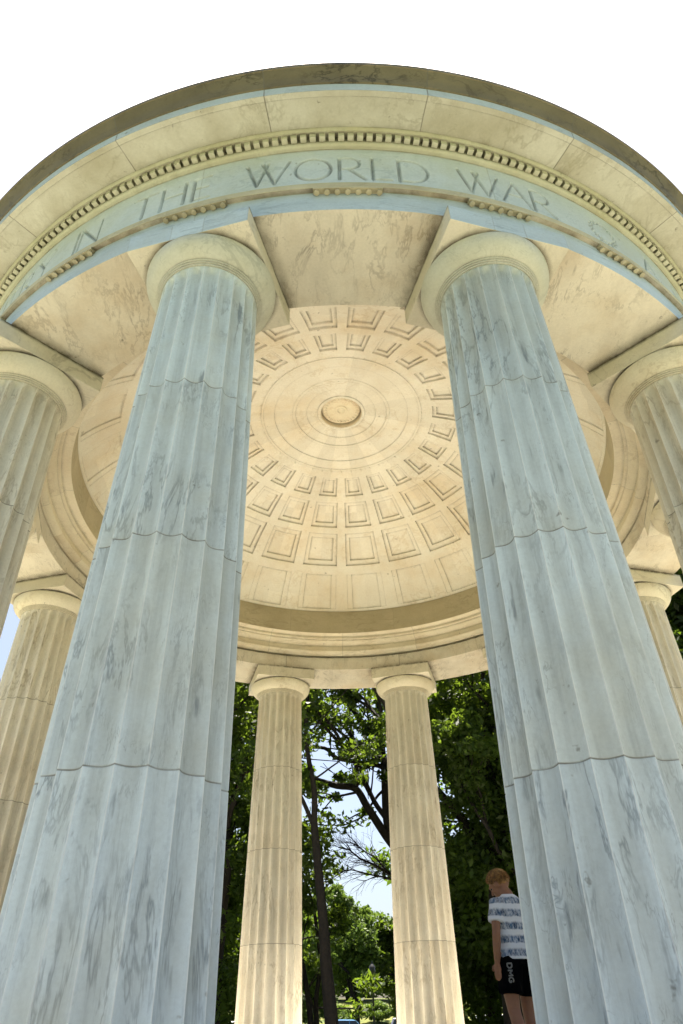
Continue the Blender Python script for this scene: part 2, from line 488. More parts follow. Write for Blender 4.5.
# plain rest of the ring
P = []; Fq = []
n = 120
for k in range(n + 1):
    th = A1 + (2 * math.pi + A0 - A1) * k / n
    P += [(RO * math.sin(th), -RO * math.cos(th), 7.112), (RO * math.sin(th), -RO * math.cos(th), 7.88)]
for k in range(n): Fq.append((2 * k, 2 * k + 2, 2 * k + 3, 2 * k + 1))
b.add(P, Fq)
# back of the frieze block
b.lathe([(5.72, 7.112), (5.72, 7.88)], 96)
b.build('frieze', M['frieze'], mem, 25, merge=True)

# cornice -------------------------------------------------------------
b = MB()
b.lathe([(5.70, 7.882), (5.952, 7.882), (5.962, 7.89), (5.978, 7.895), (5.995, 7.912), (6.003, 7.93), (6.003, 7.938), (6.003, 8.012), (6.075, 8.014), (6.078, 8.022), (6.088, 8.03), (6.10, 8.05),
         (6.10, 8.0535), (6.40, 8.052), (6.405, 8.046), (6.462, 8.046)], 384)
cor = b.build('cornice', [M['dent'], M['corona']], mem, 30)
me = cor.data
for p_ in me.polygons:
    rr_ = math.hypot(p_.center[0], p_.center[1])
    p_.material_index = 1 if rr_ > 6.11 else 0
b = MB()
nd = 376
for k in range(nd):
    th = 2 * math.pi * (k + .5) / nd
    Mr = Matrix.Rotation(th, 3, 'Z')
    c = Mr @ Vector((0, -6.031, 7.977))
    b.box(c, (.0325, .0285, .0355), Mr)
dn = b.build('dentil_course', M['dent'], cor, merge=False)
b = MB()
b.lathe([(6.463, 8.046), (6.468, 8.178), (6.456, 8.181)], 384)
b.build('fascia', M['fascia'], cor, 30)
b = MB()
b.lathe([(6.455, 8.183), (6.484, 8.184), (6.490, 8.20), (6.502, 8.235), (6.53, 8.285), (6.560, 8.325), (6.572, 8.345), (6.585, 8.35), (6.585, 8.396), (6.40, 8.43), (5.6, 8.5)], 384)
b.build('crown_moulding', M['crown'], cor, 30)

# inner entablature, seen from below inside the ring
b = MB()
b.lathe([(4.902, 7.024), (4.885, 7.028), (4.845, 7.032), (4.835, 7.045), (4.80, 7.055), (4.765, 7.075), (4.745, 7.10), (4.745, 7.118), (4.765, 7.122), (4.768, 7.128), (4.768, 7.235), (4.755, 7.24), (4.735, 7.25),
         (4.70, 7.262), (4.665, 7.28), (4.64, 7.305), (4.64, 7.325), (4.625, 7.33), (4.60, 7.335), (4.595, 7.345), (4.595, 7.385), (4.58, 7.39), (4.46, 7.395), (4.452, 7.40), (4.452, 7.90), (4.4605, 7.9425)], 288)
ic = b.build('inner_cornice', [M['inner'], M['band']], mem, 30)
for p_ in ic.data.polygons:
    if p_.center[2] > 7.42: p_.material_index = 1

# dome ------------------------------------------------------------------
RD, ZD, HD = 4.843, 6.737, 3.114
rows = [(.6907, .884, .22, .10), (.9214, 1.064, .25, .11), (1.102, 1.2035, .34, .12)]
strip = (.4171, .6348)
def esub(lo, hi, n): return [lo + (hi - lo) * i / n for i in range(n + 1)]
E = set(esub(.400, 1.2483, 56))
dE = .0016
for lo, hi, pw, sw in rows:
    h = hi - lo
    for e in (lo, hi): E |= {e - dE, e + dE}
    E |= {lo + h * .15 - dE, lo + h * .15 + dE, hi - h * .15 - dE, hi - h * .15 + dE}
for e in strip: E |= {e - dE, e + dE}
E = sorted(E)
cell = 2 * math.pi / 24
U = set(i / 12 for i in range(12))
dU = .0045
for lo, hi, pw, sw in rows:
    for u in (pw / 2, pw / 2 + sw): U |= {u - dU, u + dU, 1 - u - dU, 1 - u + dU}
for u in (.22, .115): U |= {u - dU, u + dU, 1 - u - dU, 1 - u + dU}
U = sorted(U)
def depth(u, e):
    d = 0.0
    for lo, hi, pw, sw in rows:
        h = hi - lo
        if lo < e < hi and pw / 2 < u < 1 - pw / 2:
            d = .034
            if lo + .15 * h < e < hi - .15 * h and pw / 2 + sw < u < 1 - pw / 2 - sw: d = .066
    if strip[0] < e < strip[1]:
        if .22 < u < .78: d = .026          # field between the paired strips
        elif .115 < u < .885: d = .008
    return d
azs = [(k, u) for k in range(24) for u in U]
V = []; 
for (k, u) in azs:
    th = (k + u) * cell
    for e in E:
        d = depth(u, e)
        r = RD * math.cos(e); z = ZD + HD * math.sin(e)
        nrm = Vector((math.cos(e) / RD, 0, math.sin(e) / HD)).normalized()
        r += nrm.x * d; z += nrm.z * d
        V.append((r * math.sin(th), -r * math.cos(th), z))
ne, na = len(E), len(azs)
F = []
for a in range(na):
    a2 = (a + 1) % na
    for j in range(ne - 1): F.append((a * ne + j, a2 * ne + j, a2 * ne + j + 1, a * ne + j + 1))
b = MB(); b.add(V, F)
# plain crown of the dome with its rings
def ep(e, d=0.0):
    r = RD * math.cos(e); z = ZD + HD * math.sin(e)
    nrm = Vector((math.cos(e) / RD, 0, math.sin(e) / HD)).normalized()
    return (r + nrm.x * d, z + nrm.z * d)
prof = [ep(1.2483), ep(1.2495, -.012), ep(1.257, -.014), ep(1.2585, -.005), ep(1.27, -.003), ep(1.3025), ep(1.3035, .012), ep(1.32, .012), ep(1.35, .010), ep(1.377, .010), ep(1.3785, .002), ep(1.388, .0), ep(1.3895, .012),
        ep(1.41, .012), ep(1.432, .012), ep(1.4335, .022)]
for i in range(1, 13):
    t = i / 12; prof.append(ep(1.4335 + (1.4895 - 1.4335) * t, .022))
b.lathe(prof, 192)
dome = b.build('dome', M['dome'], mem, 25)
# carved rosette ring and boss
b = MB()
zr = ZD + HD
b.lathe([(.398, zr + .03), (.402, zr - .004), (.425, zr - .010), (.452, zr - .004), (.458, zr + .03)], 96)
for k in range(16):
    a = 2 * math.pi * k / 16
    c = Vector((.565 * math.cos(a), .565 * math.sin(a), zr + .020))
    P = [c + Vector((.075 * math.cos(t * math.pi / 8), .075 * math.sin(t * math.pi / 8), 0)) for t in range(17)]
    b.tube(P, [.011] * 17, 6)
b.build('rosette_ring', M['dome'], dome, 40)
b = MB()
zb = zr + .085
b.lathe([(.400, zr + .002), (.392, zr + .002), (.390, zb + .05), (.372, zb + .055), (.368, zb + .03), (.368, zb), (.35, zb - .015), (.31, zb - .02), (.27, zb - .005), (.23, zb + .012), (.15, zb + .014), (.12, zb + .005), (.11, zb - .012),
         (.075, zb - .014), (.065, zb + .0), (.04, zb - .008), (.001, zb - .018)], 96)
for k in range(28):
    a = 2 * math.pi * k / 28
    b.ell((.31 * math.cos(a), .31 * math.sin(a), zb - .018), (.03, .022, .014), Matrix.Rotation(a, 3, 'Z'), 10, 6)
b.build('medallion', M['medal'], dome, 35)

# roof above the cornice: steps and shallow outer dome
b = MB()
b.lathe([(5.75, 8.0), (6.2, 8.44), (6.0, 8.50), (6.0, 8.95), (5.55, 8.98), (5.55, 9.25), (5.2, 9.28), (5.2, 9.52), (4.85, 9.56)] +
        [(4.85 * math.cos(t), 9.56 + 1.9 * math.sin(t)) for t in [i * math.pi / 2 / 16 for i in range(1, 16)]] + [(.001, 11.46)], 192)
b.build('roof', M['step'], mem, 30)

# ------------------------------------------------------------------ ground
def gz(x, y):
    d = math.hypot(x, y)
    s = max(0.0, min(1.0, (y - 62) / 60.0)); s = s * s * (3 - 2 * s)
    side = 0.0
    base = -1.22 - .10 * max(0, min(1, (d - 14) / 30))
    return base + s * 4.6 + .12 * math.sin(x * .07) * math.sin(y * .05) * min(1, d / 40)
T = NT('grass_ground'); tc = T.n('ShaderNodeTexCoord')
f1 = T.noise(tc.outputs['Object'], .06, 5); f2 = T.noise(tc.outputs['Object'], 2.5, 6, .7)
sp = T.n('ShaderNodeSeparateXYZ'); T.l(tc.outputs['Object'], sp.inputs[0])
c = T.mix(T.ramp(f2, .3, .7), (.022, .042, .009), (.05, .075, .018))
c = T.mix(T.ramp(f1, .4, .65), c, (.10, .12, .04))
c = T.mix(T.ramp(sp.outputs[1], 72, 84), c, T.mix(T.ramp(T.noise(tc.outputs['Object'], .5, 4), .4, .6), (.07, .10, .025), (.15, .15, .035)))
M['grass'] = T.done(T.bsdf(c, .9, f2, .5, .05, .2).outputs[0])
xs = [-900, -500, -300, -200, -150] + list(range(-120, 121, 6)) + [150, 200, 300, 500, 900]
V = [(x, y, gz(x, y)) for x in xs for y in xs]
nn = len(xs)
F = [(i * nn + j, (i + 1) * nn + j, (i + 1) * nn + j + 1, i * nn + j + 1) for i in range(nn - 1) for j in range(nn - 1)]
g = mesh_obj('ground', V, F, M['grass'], None, 60); g['kind'] = 'structure'
M['paving'] = simple('stone_paving', (.66, .60, .46), .75, 3, .2, .3)
b = MB(); b.lathe([(6.5, -1.205), (13.5, -1.205), (13.6, -1.26)], 128)
o = b.build('paved_circle', M['paving'], None, 40); o['kind'] = 'structure'
M['asphalt'] = simple('asphalt', (.055, .055, .058), .85, 12, .3, .4)
V = []; 
for x in range(-150, 151, 6):
    for y in (51.5, 60.5): V.append((x, y, gz(x, y) + .06))
F = [(2 * i, 2 * i + 2, 2 * i + 3, 2 * i + 1) for i in range(50)]
o = mesh_obj('road', V, F, M['asphalt']); o['kind'] = 'structure'

# ------------------------------------------------------------------ foliage
def leaf_mat(name, c1, c2, trans=.45, yel=(.30, .42, .04)):
    T = NT(name); geo = T.n('ShaderNodeNewGeometry')
    tc = T.n('ShaderNodeTexCoord')
    f = geo.outputs['Random Per Island']
    c = T.mix(f, c1, c2)
    c = T.mix(T.ramp(T.noise(tc.outputs['Object'], .5, 3), .4, .62, 0, .55), c, tuple(x * .55 for x in c1))
    d = T.bsdf(c, .55, spec=.3)
    tr = T.n('ShaderNodeBsdfTranslucent'); T.l(T.mix(.55, c, yel), tr.inputs['Color'])
    mx = T.n('ShaderNodeMixShader'); mx.inputs[0].default_value = trans
    T.l(d.outputs[0], mx.inputs[1]); T.l(tr.outputs[0], mx.inputs[2])
    return T.done(mx.outputs[0])
M['leaf_dark'] = leaf_mat('oak_leaves', (.010, .022, .004), (.032, .060, .010), .48, (.20, .32, .02))
M['leaf_mid'] = leaf_mat('elm_leaves', (.018, .038, .007), (.050, .088, .015), .48, (.26, .38, .025))
M['leaf_light'] = leaf_mat('young_leaves', (.085, .15, .025), (.15, .215, .04), .42, (.16, .24, .03))
M['bark'] = simple('dark_bark', (.016, .013, .011), .9, 14, .5, .8, bdist=.03)

def leaves(cent, rad, n, size, flat=1.0):
    """cent (m,3), rad (m,) -> arrays of leaf quads"""
    m = len(cent)
    idx = np.repeat(np.arange(m), n)
    N = len(idx)
    d = rng.normal(size=(N, 3)); d /= np.linalg.norm(d, axis=1)[:, None]
    rr = rng.random(N) ** .45
    p = cent[idx] + d * (rr * rad[idx])[:, None] * np.array([1, 1, flat])
    nrm = rng.normal(size=(N, 3)) + np.array([0, 0, .8]); nrm /= np.linalg.norm(nrm, axis=1)[:, None]
    t = np.cross(nrm, rng.normal(size=(N, 3))); t /= np.linalg.norm(t, axis=1)[:, None]
    u = np.cross(nrm, t)
    s = size * (.6 + .8 * rng.random(N))[:, None]
    q = np.stack([p - t * s, p + u * s * .42, p + t * s, p - u * s * .42], 1)
    return q.reshape(-1, 3)
def leaf_obj(name, verts, mat, parent):
    N = len(verts) // 4
    me = bpy.data.meshes.new(name)
    me.vertices.add(N * 4); me.vertices.foreach_set('co', verts.astype(np.float32).ravel())
    me.loops.add(N * 4); me.loops.foreach_set('vertex_index', np.arange(N * 4, dtype=np.int32))
    me.polygons.add(N); me.polygons.foreach_set('loop_start', np.arange(0, N * 4, 4, dtype=np.int32))
    me.polygons.foreach_set('loop_total', np.full(N, 4, dtype=np.int32))
    me.update(); me.materials.append(mat)
    return link(bpy.data.objects.new(name, me), parent)

def grow(mb, p, d, L, r, lev, tips, rs, bend=.25, up=.15, split=(2, 3)):
    """recursive limb"""
    n = 4; pts = [p]; rads = [r]; q = p.copy(); dd = d.copy()
    for i in range(n):
        dd = (dd + Vector((rs.uniform(-bend, bend), rs.uniform(-bend, bend), rs.uniform(-bend * .6, bend * .6) + up * .2))).normalized()
        q = q + dd * (L / n); pts.append(q.copy()); rads.append(r * (1 - .42 * (i + 1) / n))
    mb.tube(pts, rads, 7 if lev > 1 else 5)
    if lev <= 2:
        tips.append(pts[-1]); tips.append(pts[-2] if lev else pts[-1])
    if lev == 0: return
    for k in range(rs.randint(*split)):
        a = rs.uniform(0, 2 * math.pi); s = rs.uniform(.45, .95)
        o = dd.orthogonal().normalized(); o = Matrix.Rotation(a, 3, dd) @ o
        nd_ = (dd + o * s + Vector((0, 0, up))).normalized()
        st = pts[-1] if k == 0 else pts[rs.choice([-1, -2])]
        grow(mb, st, nd_, L * rs.uniform(.62, .82), r * .58, lev - 1, tips, rs, bend, up, split)

def tree(label, loc, h, tr, crown_r, crown_z, nclump, nleaf, lsize, mat, seed, group=None, name='tree', low=.0, crad=(.55, 1.15), fork=.38, lean=(0, 0), lev=3, cat='tree', shell=.5):
    """trunk with limbs, crown of clumps of leaves. crown_z=(z0,z1) in local z"""
    rs = random.Random(seed)
    t = empty(name, (loc[0], loc[1], gz(*loc)))
    tag(t, label, cat, group)
    mb = MB(); tips = []
    fk = h * fork
    pts = [Vector((0, 0, -.4))]; rads = [tr * 1.5]
    for i in range(1, 6):
        f = i / 5
        pts.append(Vector((lean[0] * f + rs.uniform(-.08, .08), lean[1] * f + rs.uniform(-.08, .08), fk * f))); rads.append(tr * (1.12 - .35 * f))
    mb.tube(pts, rads, 12)
    for k in range(4):
        a = 2 * math.pi * k / 4 + rs.uniform(-.5, .5)
        d = Vector((math.cos(a) * .62, math.sin(a) * .62, 1)).normalized() if k else Vector((.1, .05, 1)).normalized()
        grow(mb, pts[-1 if k < 3 else -2], d, (h - fk) * .42, tr * .55, lev, tips, rs)
    mb.build('trunk', M['bark'], t, 60, merge=False)
    # clump centres: tips inside the crown and points in its shell
    C = []
    c0 = Vector((lean[0], lean[1], (crown_z[0] + crown_z[1]) / 2)); hz = (crown_z[1] - crown_z[0]) / 2
    for p in tips: C.append(p)
    while len(C) < nclump + len(tips):
        d = Vector((rs.gauss(0, 1), rs.gauss(0, 1), rs.gauss(0, 1))).normalized()
        f = rs.random() ** shell
        wob = 1 + .22 * math.sin(3 * math.atan2(d.y, d.x) + seed) + .18 * math.sin(5 * d.z * 2 + seed * 1.7)
        p = Vector((d.x * crown_r * f * wob, d.y * crown_r * f * wob, d.z * hz * f * (1 + .1 * math.sin(4 * d.x + seed)))) + c0
        if p.z < .4: continue
        C.append(p)
    C = np.array([tuple(c) for c in C]); rad = rng.uniform(crad[0], crad[1], len(C))
    q = leaves(C, rad, nleaf, lsize, .7)
    leaf_obj('crown', q, mat, t)
    return t

# --- big forked tree straight behind the memorial
def custom_tree(name, label, lines, clumps_on, crown_box, nfill, nleaf, lsize, crad, mat, seed, group=None, extra=2, dens=.30, keep=.46):
    rs = random.Random(seed)
    base = lines[0][0][0]
    g0 = gz(base[0], base[1])
    t = empty(name, (base[0], base[1], g0)); tag(t, label, 'tree', group)
    org = Vector((base[0], base[1], g0))
    mb = MB(); tips = []
    for li, (pts, r0, r1) in enumerate(lines):
        P = [Vector(p) - org for p in pts]
        # smooth the polyline
        Q = []
        for i in range(len(P) - 1):
            p0 = P[max(i - 1, 0)]; p1 = P[i]; p2 = P[i + 1]; p3 = P[min(i + 2, len(P) - 1)]
            for s in range(4):
                u = s / 4
                Q.append(.5 * ((2 * p1) + (-p0 + p2) * u + (2 * p0 - 5 * p1 + 4 * p2 - p3) * u * u + (-p0 + 3 * p1 - 3 * p2 + p3) * u ** 3))
        Q.append(P[-1])
        Rr = [r0 + (r1 - r0) * (i / (len(Q) - 1)) ** .8 for i in range(len(Q))]
        mb.tube(Q, Rr, 12)
        if li in clumps_on:
            for i in range(5, len(Q)):
                if rs.random() < dens:
                    d = Vector((rs.gauss(0, 1), rs.gauss(0, 1), rs.gauss(.4, .7))).normalized()
                    grow(mb, Q[i], d, rs.uniform(1.2, 2.4), max(.025, Rr[i] * .4), extra, tips, rs)
            d = (Q[-1] - Q[-2]).normalized()
            grow(mb, Q[-1], d, 2.6, Rr[-1], 2, tips, rs)
    mb.build('trunk', M['bark'], t, 60, merge=False)
    C = [p for p in tips if rs.random() < keep]
    (x0, x1), (y0, y1), (z0, z1) = crown_box
    for i in range(nfill):
        C.append(Vector((rs.uniform(x0, x1), rs.uniform(y0, y1), rs.uniform(z0, z1))) - org)
    C = np.array([tuple(c) for c in C])
    q = leaves(C, rng.uniform(crad[0], crad[1], len(C)), nleaf, lsize, .6)
    leaf_obj('crown', q, M[mat], t)
    return t

T2 = custom_tree('tree', 'big dark tree with thick limbs forking out from behind the right rear column', [
    ([(1.75, 20.41, -1.5), (1.84, 20.41, 2.19), (1.85, 20.4, 4.8), (1.83, 20.4, 5.87)], .42, .30),
    ([(1.83, 20.4, 5.87), (1.42, 20.44, 6.38), (0.7, 20.46, 7.5), (0.23, 20.47, 8.24), (-0.55, 20.47, 8.37), (-1.56, 20.43, 8.64), (-2.6, 20.36, 8.8)], .20, .10),
    ([(0.23, 20.07, 8.13), (0.3, 20.07, 9.15), (0.15, 20.07, 10.24), (-0.51, 20.07, 11.1), (-1.32, 20.03, 11.64), (-2.7, 19.95, 11.9)], .13, .06),
    ([(1.67, 20.93, 6.4), (1.5, 20.95, 7.09), (1.0, 20.96, 7.85), (0.52, 20.97, 9.05), (0.32, 20.97, 9.79), (0.05, 20.97, 11.35)], .14, .06),
    ([(1.84, 20.6, 5.9), (1.5, 20.65, 7.02), (1.48, 20.65, 9.52), (1.1, 20.66, 10.45), (0.6, 20.67, 11.17), (-0.15, 20.67, 12.15)], .22, .09),
    ([(1.48, 20.85, 9.58), (1.46, 20.85, 10.2), (1.42, 20.85, 11.32), (1.25, 20.85, 12.7)], .15, .07),
    ([(1.45, 20.45, 8.88), (1.34, 20.45, 9.12), (0.62, 20.47, 9.28), (-0.53, 20.47, 9.52), (-1.06, 20.46, 9.95), (-2.07, 20.41, 9.95), (-2.9, 20.35, 9.75)], .12, .06),
    ([(1.9, 20.7, 5.5), (2.45, 20.65, 7.1), (3.1, 20.6, 8.7), (3.9, 20.5, 10.4)], .19, .09),
    ([(1.84, 20.7, 6.2), (1.95, 20.7, 8.6), (2.2, 20.7, 11.2), (2.4, 20.6, 13.6)], .19, .09)],
    (1, 2, 3, 4, 5, 6, 7, 8), ((-3.0, 6.0), (18.5, 25), (11.6, 16.0)), 60, 70, .13, (.3, .75), 'leaf_dark', 5, extra=1)
# its dead branch, bare of leaves
rs = random.Random(3); mb = MB(); dummy = []
org = Vector(T2.location)
for pts, r0 in (([(1.86, 20.42, 4.86), (1.44, 20.45, 5.07), (0.85, 20.46, 5.37), (0.34, 20.47, 5.58), (-0.1, 20.47, 5.92), (-0.52, 20.46, 6.0)], .062),
                ([(1.70, 20.44, 4.8), (1.47, 20.45, 4.86), (0.77, 20.47, 5.0), (-0.03, 20.47, 5.2), (-0.52, 20.46, 5.11)], .045),
                ([(1.44, 20.45, 5.07), (0.9, 20.3, 5.6), (0.45, 20.3, 5.85), (0.1, 20.25, 6.2)], .035)):
    P = [Vector(p) - org for p in pts]
    mb.tube(P, [max(.012, r0 * (1 - .8 * i / len(P))) for i in range(len(P))], 7)
    for i in range(1, len(P)):
        for k in range(6):
            f = rs.random(); s0 = P[i - 1].lerp(P[i], f)
            d = ((P[i] - P[i - 1]).normalized() + Vector((-.25, rs.uniform(-.5, .5), rs.uniform(-.75, .85)))).normalized()
            grow(mb, s0, d, rs.uniform(.4, .85), .014, 2, dummy, rs, .2, .0, (2, 2))
mb.build('dead_branch', M['bark'], T2, 60, merge=False)

custom_tree('tree', 'slender dark trunk forking high between the two rear columns', [
    ([(-.50, 14.5, -1.5), (-.68, 14.46, 0.5), (-0.82, 14.46, 1.75), (-0.88, 14.45, 2.63), (-1.03, 14.45, 4.05), (-1.19, 14.44, 5.59)], .23, .12),
    ([(-1.19, 14.44, 5.59), (-1.2, 14.44, 6.68), (-1.42, 14.43, 7.84), (-1.5, 14.42, 9.03), (-1.4, 14.4, 10.6)], .11, .06),
    ([(-1.19, 14.44, 5.5), (-1.56, 14.42, 6.3), (-2.01, 14.39, 7.14), (-2.6, 14.6, 8.6)], .08, .05)],
    (1, 2), ((-4.2, -1.4), (13.5, 17), (4.5, 11.5)), 26, 70, .11, (.3, .7), 'leaf_mid', 8, extra=1)
custom_tree('tree', 'pair of thin dark stems leaning apart beside the left rear column', [
    ([(-1.50, 20.43, -1.5), (-1.55, 20.43, 0.2), (-1.66, 20.43, 1.06), (-1.95, 20.41, 2.4), (-2.5, 20.5, 4.2)], .14, .07),
    ([(-1.42, 20.44, -1.5), (-1.36, 20.44, 0.2), (-1.38, 20.44, 1.05), (-1.24, 20.44, 2.24), (-1.5, 20.5, 4.0)], .12, .06)],
    (0, 1), ((-4.0, -1.2), (19.5, 23), (2.2, 7.0)), 18, 80, .12, (.3, .7), 'leaf_mid', 9, extra=1)

GT = 'trees in the park behind the memorial'
# dense trees left and right
tree('dense dark tree filling the gap left of the left rear column', (-4.6, 17.5), 15, .33, 3.3, (1.2, 14.5), 120, 120, .13, M['leaf_mid'], 21, GT, crad=(.4, .95), shell=.6)
tree('tall dark tree standing farther off behind the left rear column', (-7.5, 27), 19, .42, 5.0, (.8, 18.5), 170, 110, .17, M['leaf_dark'], 22, GT, crad=(.5, 1.2))
tree('dense tall tree behind the boy with sunlit top', (4.9, 17.0), 15.5, .36, 3.3, (1.6, 15.0), 190, 110, .13, M['leaf_mid'], 23, GT, crad=(.4, .95), shell=.6)
tree('broad dark tree farther back behind the boy', (8.6, 25.5), 18, .45, 5.2, (.6, 17.5), 280, 110, .17, M['leaf_dark'], 24, GT, crad=(.6, 1.3))
tree('bright leaved young tree by the right front column', (6.1, 15.6), 11.5, .2, 2.3, (2.0, 10.6), 90, 110, .12, M['leaf_mid'], 25, GT, crad=(.35, .8))
tree('tall tree seen past the right side columns', (14.0, 13.5), 18, .45, 4.6, (2.0, 17.5), 260, 120, .17, M['leaf_dark'], 26, GT, crad=(.6, 1.2))
tree('low dark understorey tree beneath the left trees', (-5.6, 22), 7, .15, 3.0, (.2, 6.0), 110, 110, .13, M['leaf_dark'], 27, GT, crad=(.4, .9))
tree('low dark understorey tree beneath the right trees', (4.9, 21), 7, .15, 3.0, (.9, 6.2), 120, 110, .13, M['leaf_dark'], 28, GT, crad=(.4, .9))
# small sunny tree in the middle distance
tree('small rounded sunlit tree forking low between the rear columns', (0.21, 60.5), 10.6, .27, 2.8, (3.6, 10.2), 100, 100, .20, M['leaf_light'], 31, None, crad=(.5, 1.0), fork=.27, lev=3)
tree('sunny tree at the left edge of the meadow', (-3.4, 66), 9.6, .25, 3.0, (2.0, 9.4), 90, 90, .22, M['leaf_light'], 32, None, crad=(.6, 1.1), fork=.3)
tree('darker tree right of the small sunlit one', (5.3, 64), 10.0, .3, 3.2, (1.8, 9.6), 110, 100, .22, M['leaf_mid'], 33, None, crad=(.6, 1.1), fork=.3)
far_l = ['far rounded tree on the bank, left end of the row', 'far yellow green tree on the bank, second from the left', 'far low tree on the bank behind the small sunlit tree',
         'far bushy tree on the bank just right of the lamp post', 'far dark green tree on the bank, second from the right', 'far tall tree on the bank, right end of the row']
for i, (x, y, h, r) in enumerate([(-18, 112, 15, 6), (-9, 118, 12, 5), (-1, 112, 8.5, 5), (7.5, 110, 9.5, 5.5), (17, 116, 13, 6), (28, 112, 16, 7)]):
    tree(far_l[i], (x, y), h, .3, r, (.5, h), 110, 80, .42, M['leaf_light' if i in (1, 2, 3) else 'leaf_mid'], 40 + i, 'trees along the far bank', crad=(.9, 1.8), lev=2, fork=.25)
# shrubs on the bank
shl = ['pale green shrub on the bank left of the dark trunk', 'pale shrub on the bank right of the dark trunk', 'pale grey green shrub behind the lamp post', 'light shrub beside the right rear column foot', 'dark shrub at the right end of the bank']
for i, (x, y, r) in enumerate([(-6, 84, 1.7), (-1.6, 82, 1.6), (2.6, 86, 1.7), (5.6, 84, 1.9), (11, 86, 2.2)]):
    tree(shl[i], (x, y), 2.2, .06, r, (.1, 1.7), 40, 110, .16, M['leaf_light'], 60 + i, 'shrubs on the far bank', 'shrub', crad=(.3, .6), lev=1, fork=.2, cat='shrub')
# trees seen only from the side
for i, (x, y) in enumerate([(-20, 16), (-26, 28), (25, 24), (34, 8), (-34, 6), (20, 34), (-18, 38)]):
    tree(['broad park tree left of the memorial', 'park tree behind the broad left one', 'park tree right of the memorial', 'lone park tree far to the right', 'lone park tree far to the left', 'park tree behind the right hand one', 'park tree far behind on the left'][i],
         (x, y), 14, .4, 5, (2.5, 13.5), 120, 80, .28, M['leaf_mid'], 80 + i, 'trees around the lawn', crad=(.8, 1.5), lev=2)

# far wooded skyline: one mass nobody could count
C = np.array([(x, 150 + 12 * math.sin(x * .05), gz(x, 150) + random.uniform(1, 9)) for x in np.arange(-160, 160, .9)])
q = leaves(C, rng.uniform(2, 3.4, len(C)), 46, .8, .8)
o = leaf_obj('distant_woods', q, M['leaf_mid'], None)
tag(o, 'distant line of green woods closing the park', 'woods', kind='stuff')
# short grass on the near lawn
N = 60000
ang = rng.uniform(0, 2 * math.pi, N); rad = 13.8 + rng.random(N) ** 1.5 * 45
bx, by = rad * np.cos(ang), rad * np.sin(ang)
bz = np.array([gz(a, c) for a, c in zip(bx, by)])
w = .012; hgt = rng.uniform(.05, .11, N); th = rng.uniform(0, math.pi, N)
dx, dy = np.cos(th) * w, np.sin(th) * w
jx, jy = rng.normal(size=N) * .03, rng.normal(size=N) * .03
q = np.stack([np.stack([bx - dx, by - dy, bz - .01], -1), np.stack([bx + dx, by + dy, bz - .01], -1), np.stack([bx + jx + dx * .2, by + jy + dy * .2, bz + hgt], -1), np.stack([bx + jx - dx * .2, by + jy - dy * .2, bz + hgt], -1)], 1).reshape(-1, 3)
o = leaf_obj('grass', q, M['leaf_mid'], None); tag(o, 'short mown grass of the lawn around the memorial', 'grass', kind='stuff')

# ------------------------------------------------------------------ lamp post
M['iron'] = simple('black_iron', (.018, .019, .02), .45, 30, .3, .1)
M['lampglass'] = simple('frosted_glass', (.06, .06, .06), .3, 10, .1, .05)
lp = empty('lamp_post', (1.09, 40.46, gz(1.09, 40.46))); tag(lp, 'thin black lamp post standing in front of the small sunlit tree', 'lamp post')
b = MB(); b.lathe([(.001, 0), (.20, 0), (.20, .12), (.15, .16), (.14, .55), (.10, .62), (.075, .7), (.06, 2.2), (.05, 3.55), (.09, 3.6), (.06, 3.66), (.05, 3.75), (.12, 3.82), (.12, 3.85), (.001, 3.85)], 20)
b.build('pole', M['iron'], lp, 40)
b = MB(); b.lathe([(.10, 3.85), (.17, 4.0), (.19, 4.15), (.16, 4.32), (.10, 4.4)], 20); b.build('lantern', M['lampglass'], lp, 40)
b = MB(); b.lathe([(.19, 4.32), (.15, 4.42), (.07, 4.5), (.03, 4.56), (.035, 4.62), (.001, 4.68)], 20); b.build('lamp_cap', M['iron'], lp, 40)

